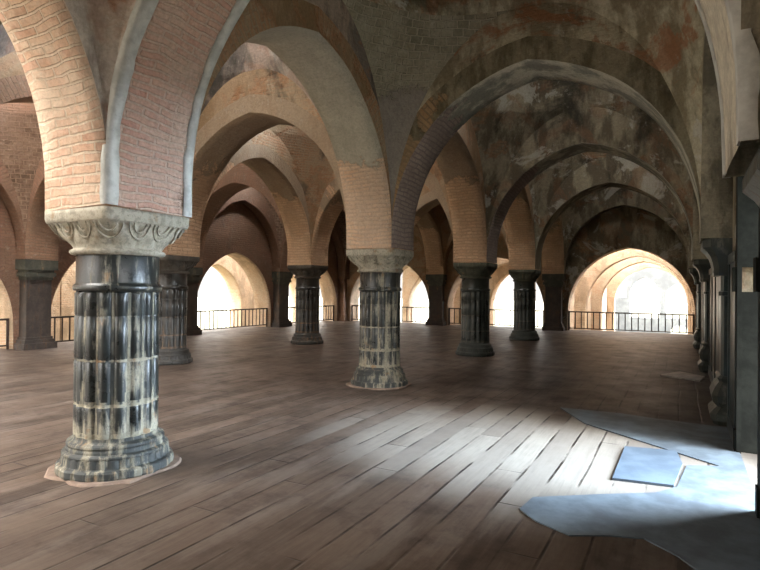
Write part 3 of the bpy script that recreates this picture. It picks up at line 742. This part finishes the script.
# ------------------------------------------------------------------ outside: lower ground and the arcades beyond
GZ = -2.5
mb = MB(); mb.box((-160, -120, GZ - .3), (120, 200, GZ)); struct(mb.build('floor', [M['ground']], merge=False), 'sunlit ground outside')
def outer_arch(axis, c0, c1, s0, s1, apex, label, a=None, spring=.45, zt=4.6, sc_=None):
    mb = arch_mesh(axis, c0, c1, s0, s1, None, sc_=sc_, a=a or (s1 - s0) / 2 - .35, zb=GZ, spring=spring, rise=apex - spring, zt=zt, ring=.2, bulge=.05)
    mid = (s0 + s1) / 2
    o = mb.build('outer_arch', [M['outer_brick']] * 4, origin=(mid, c0, GZ) if axis == 'x' else (c0, mid, GZ)); tag(o, label, 'arch', 'sunlit brick arches of the lower arcade outside')
for k in range(1, 6):
    outer_arch('y', -18.3, -17.6, YR[k] - 1.42, YR[k] + 3.12, 2.5, ['', 'outer arch beyond the left edge', 'outer arch left of the foreground column, out past the railing', 'outer arch next to the one left of the foreground column', 'outer peach arch seen through the wide bright opening at left', 'outer arch seen through the left wall opening beside the corner'][k], a=1.55)
for n_, yy in enumerate((25.0, 30.0, 37.0)):
    outer_arch('x', yy, yy + .7, -3.99, .99, 2.95, ['nearest', 'middle', 'farthest'][n_] + ' of the three sunlit nested arches beyond the railing at right', a=2.0, spring=.55, sc_=-1.57)
for n_, yy in enumerate((24.2, 27.6)):
    outer_arch('x', yy, yy + .7, -8.85, -4.4, 2.7, ['nearer', 'farther'][n_] + ' outer arch seen through the far opening behind the front row columns', a=1.95, spring=.5)
    outer_arch('x', yy, yy + .7, -13.6, -8.95, 2.7, ['nearer', 'farther'][n_] + ' outer arch seen through the far opening next to the corner', a=1.95, spring=.5)

flat_struct('added_roof_strips_aisle', [((-16.2, YR[0], 4.62), (-14.4, 38.0, 4.9)), ((-18.6, YR[0], 4.62), (-17.5, 38.0, 4.9))], M['ruin'], 'added unseen roof strips shading the outer aisle')  # roof strips added out of view, with a gap for daylight
flat_struct('added_roof_strips_bays', [((-14.35, 22.15, 4.62), (2.0, 23.6, 4.9)), ((-14.35, 25.0, 4.62), (2.0, 28.4, 4.9)), ((-14.35, 30.0, 4.62), (2.0, 35.0, 4.9)), ((-14.35, 37, 4.62), (2.0, 38, 4.9))], M['ruin'], 'added unseen roof strips shading the outer bays')  # added to shade the nested arches, gaps light their faces
flat_struct('wall_outer', [((-4.35, 22.15, GZ), (-4.0, 38, 4.6))], M['outer_brick'], 'outer brick wall on the left of the nested arches')
flat_struct('wall_outer', [((1.0, 22.15, GZ), (2.0, 38.0, 4.6))], M['outer_brick'], 'outer brick wall')
# pale ruin standing behind the outer arches
mb = arch_mesh('x', 43.0, 43.8, -3.3, -1.05, None, sc_=-2.16, a=.95, zb=-.4, spring=1.0, rise=1.5, zt=4.5, ring=.25)
arch_mesh('x', 43.0, 43.8, -1.05, 1.6, None, sc_=.08, a=.90, zb=-.4, spring=.9, rise=1.2, zt=4.5, ring=.25, mb=mb)
arch_mesh('x', 43.0, 43.8, -1.3, 1.6, None, sc_=.02, a=.55, zb=GZ, spring=-1.5, rise=.6, zt=-.4, ring=.1, mb=mb)
mb.box((-3.3, 43.0, GZ), (-1.3, 43.8, -.4)); mb.box((-9, 43.0, GZ), (-3.3, 43.8, 1.0)); mb.box((1.6, 43.0, GZ), (6, 43.8, 3.8))
o = mb.build('ruined_wall', [M['ruin']] * 4, origin=(-1, 43.4, GZ), merge=False); tag(o, 'pale ruined wall with two arched openings seen through the railed opening at right', 'ruin')

# ------------------------------------------------------------------ light
w = bpy.data.worlds.new('sky'); sc.world = w; w.use_nodes = True
wn, wl = w.node_tree.nodes, w.node_tree.links; bg = wn['Background']
tc = wn.new('ShaderNodeTexCoord'); dt = wn.new('ShaderNodeVectorMath'); dt.operation = 'DOT_PRODUCT'
wl.new(tc.outputs['Generated'], dt.inputs[0]); dt.inputs[1].default_value = Vector((.93, 0.24, .36)).normalized()
mr = wn.new('ShaderNodeMapRange'); mr.interpolation_type = 'SMOOTHSTEP'; wl.new(dt.outputs['Value'], mr.inputs[0])
mr.inputs[1].default_value = .76; mr.inputs[2].default_value = .99; mr.inputs[3].default_value = 0; mr.inputs[4].default_value = 1
mx = wn.new('ShaderNodeMix'); mx.data_type = 'RGBA'; wl.new(mr.outputs[0], mx.inputs[0])
mx.inputs[6].default_value = (1.0, .965, .91, 1); mx.inputs[7].default_value = (.66, .82, 1.0, 1)
wl.new(mx.outputs[2], bg.inputs[0])
sp = wn.new('ShaderNodeSeparateXYZ'); wl.new(tc.outputs['Generated'], sp.inputs[0])
el = wn.new('ShaderNodeMapRange'); wl.new(sp.outputs[2], el.inputs[0]); el.inputs[1].default_value = .02; el.inputs[2].default_value = .8
el.inputs[3].default_value = SKY_H; el.inputs[4].default_value = SKY_Z
ms_ = wn.new('ShaderNodeMath'); ms_.operation = 'MULTIPLY_ADD'; wl.new(mr.outputs[0], ms_.inputs[0]); ms_.inputs[1].default_value = SKY_W; wl.new(el.outputs[0], ms_.inputs[2])
wl.new(ms_.outputs[0], bg.inputs[1])

# ------------------------------------------------------------------ camera
cam = bpy.data.cameras.new('camera'); co = bpy.data.objects.new('camera', cam); COL.objects.link(co); sc.camera = co
cam.sensor_fit = 'HORIZONTAL'; cam.sensor_width = 36; cam.lens = 550.65 / 760 * 36; cam.clip_start = .05; cam.clip_end = 500
yaw, pitch, roll = .4984, .0062, .0094
f = Vector((-math.sin(yaw) * math.cos(pitch), math.cos(yaw) * math.cos(pitch), math.sin(pitch)))
rt = Vector((math.cos(yaw), math.sin(yaw), 0)); up = rt.cross(f)
# image rotated clockwise by roll
rt2 = rt * math.cos(roll) + up * math.sin(roll) ; up2 = up * math.cos(roll) - rt * math.sin(roll)
co.matrix_world = Matrix(((rt2.x, up2.x, -f.x, 0), (rt2.y, up2.y, -f.y, 0), (rt2.z, up2.z, -f.z, 1.5), (0, 0, 0, 1)))

sc.view_settings.view_transform = 'Standard'; sc.view_settings.look = 'None'; sc.view_settings.gamma = 1
sc.view_settings.use_curve_mapping = False
sc.view_settings.exposure = EXPO
sc.cycles.max_bounces = 10; sc.cycles.diffuse_bounces = 6; sc.cycles.use_denoising = True
sc.cycles.sample_clamp_indirect = 8
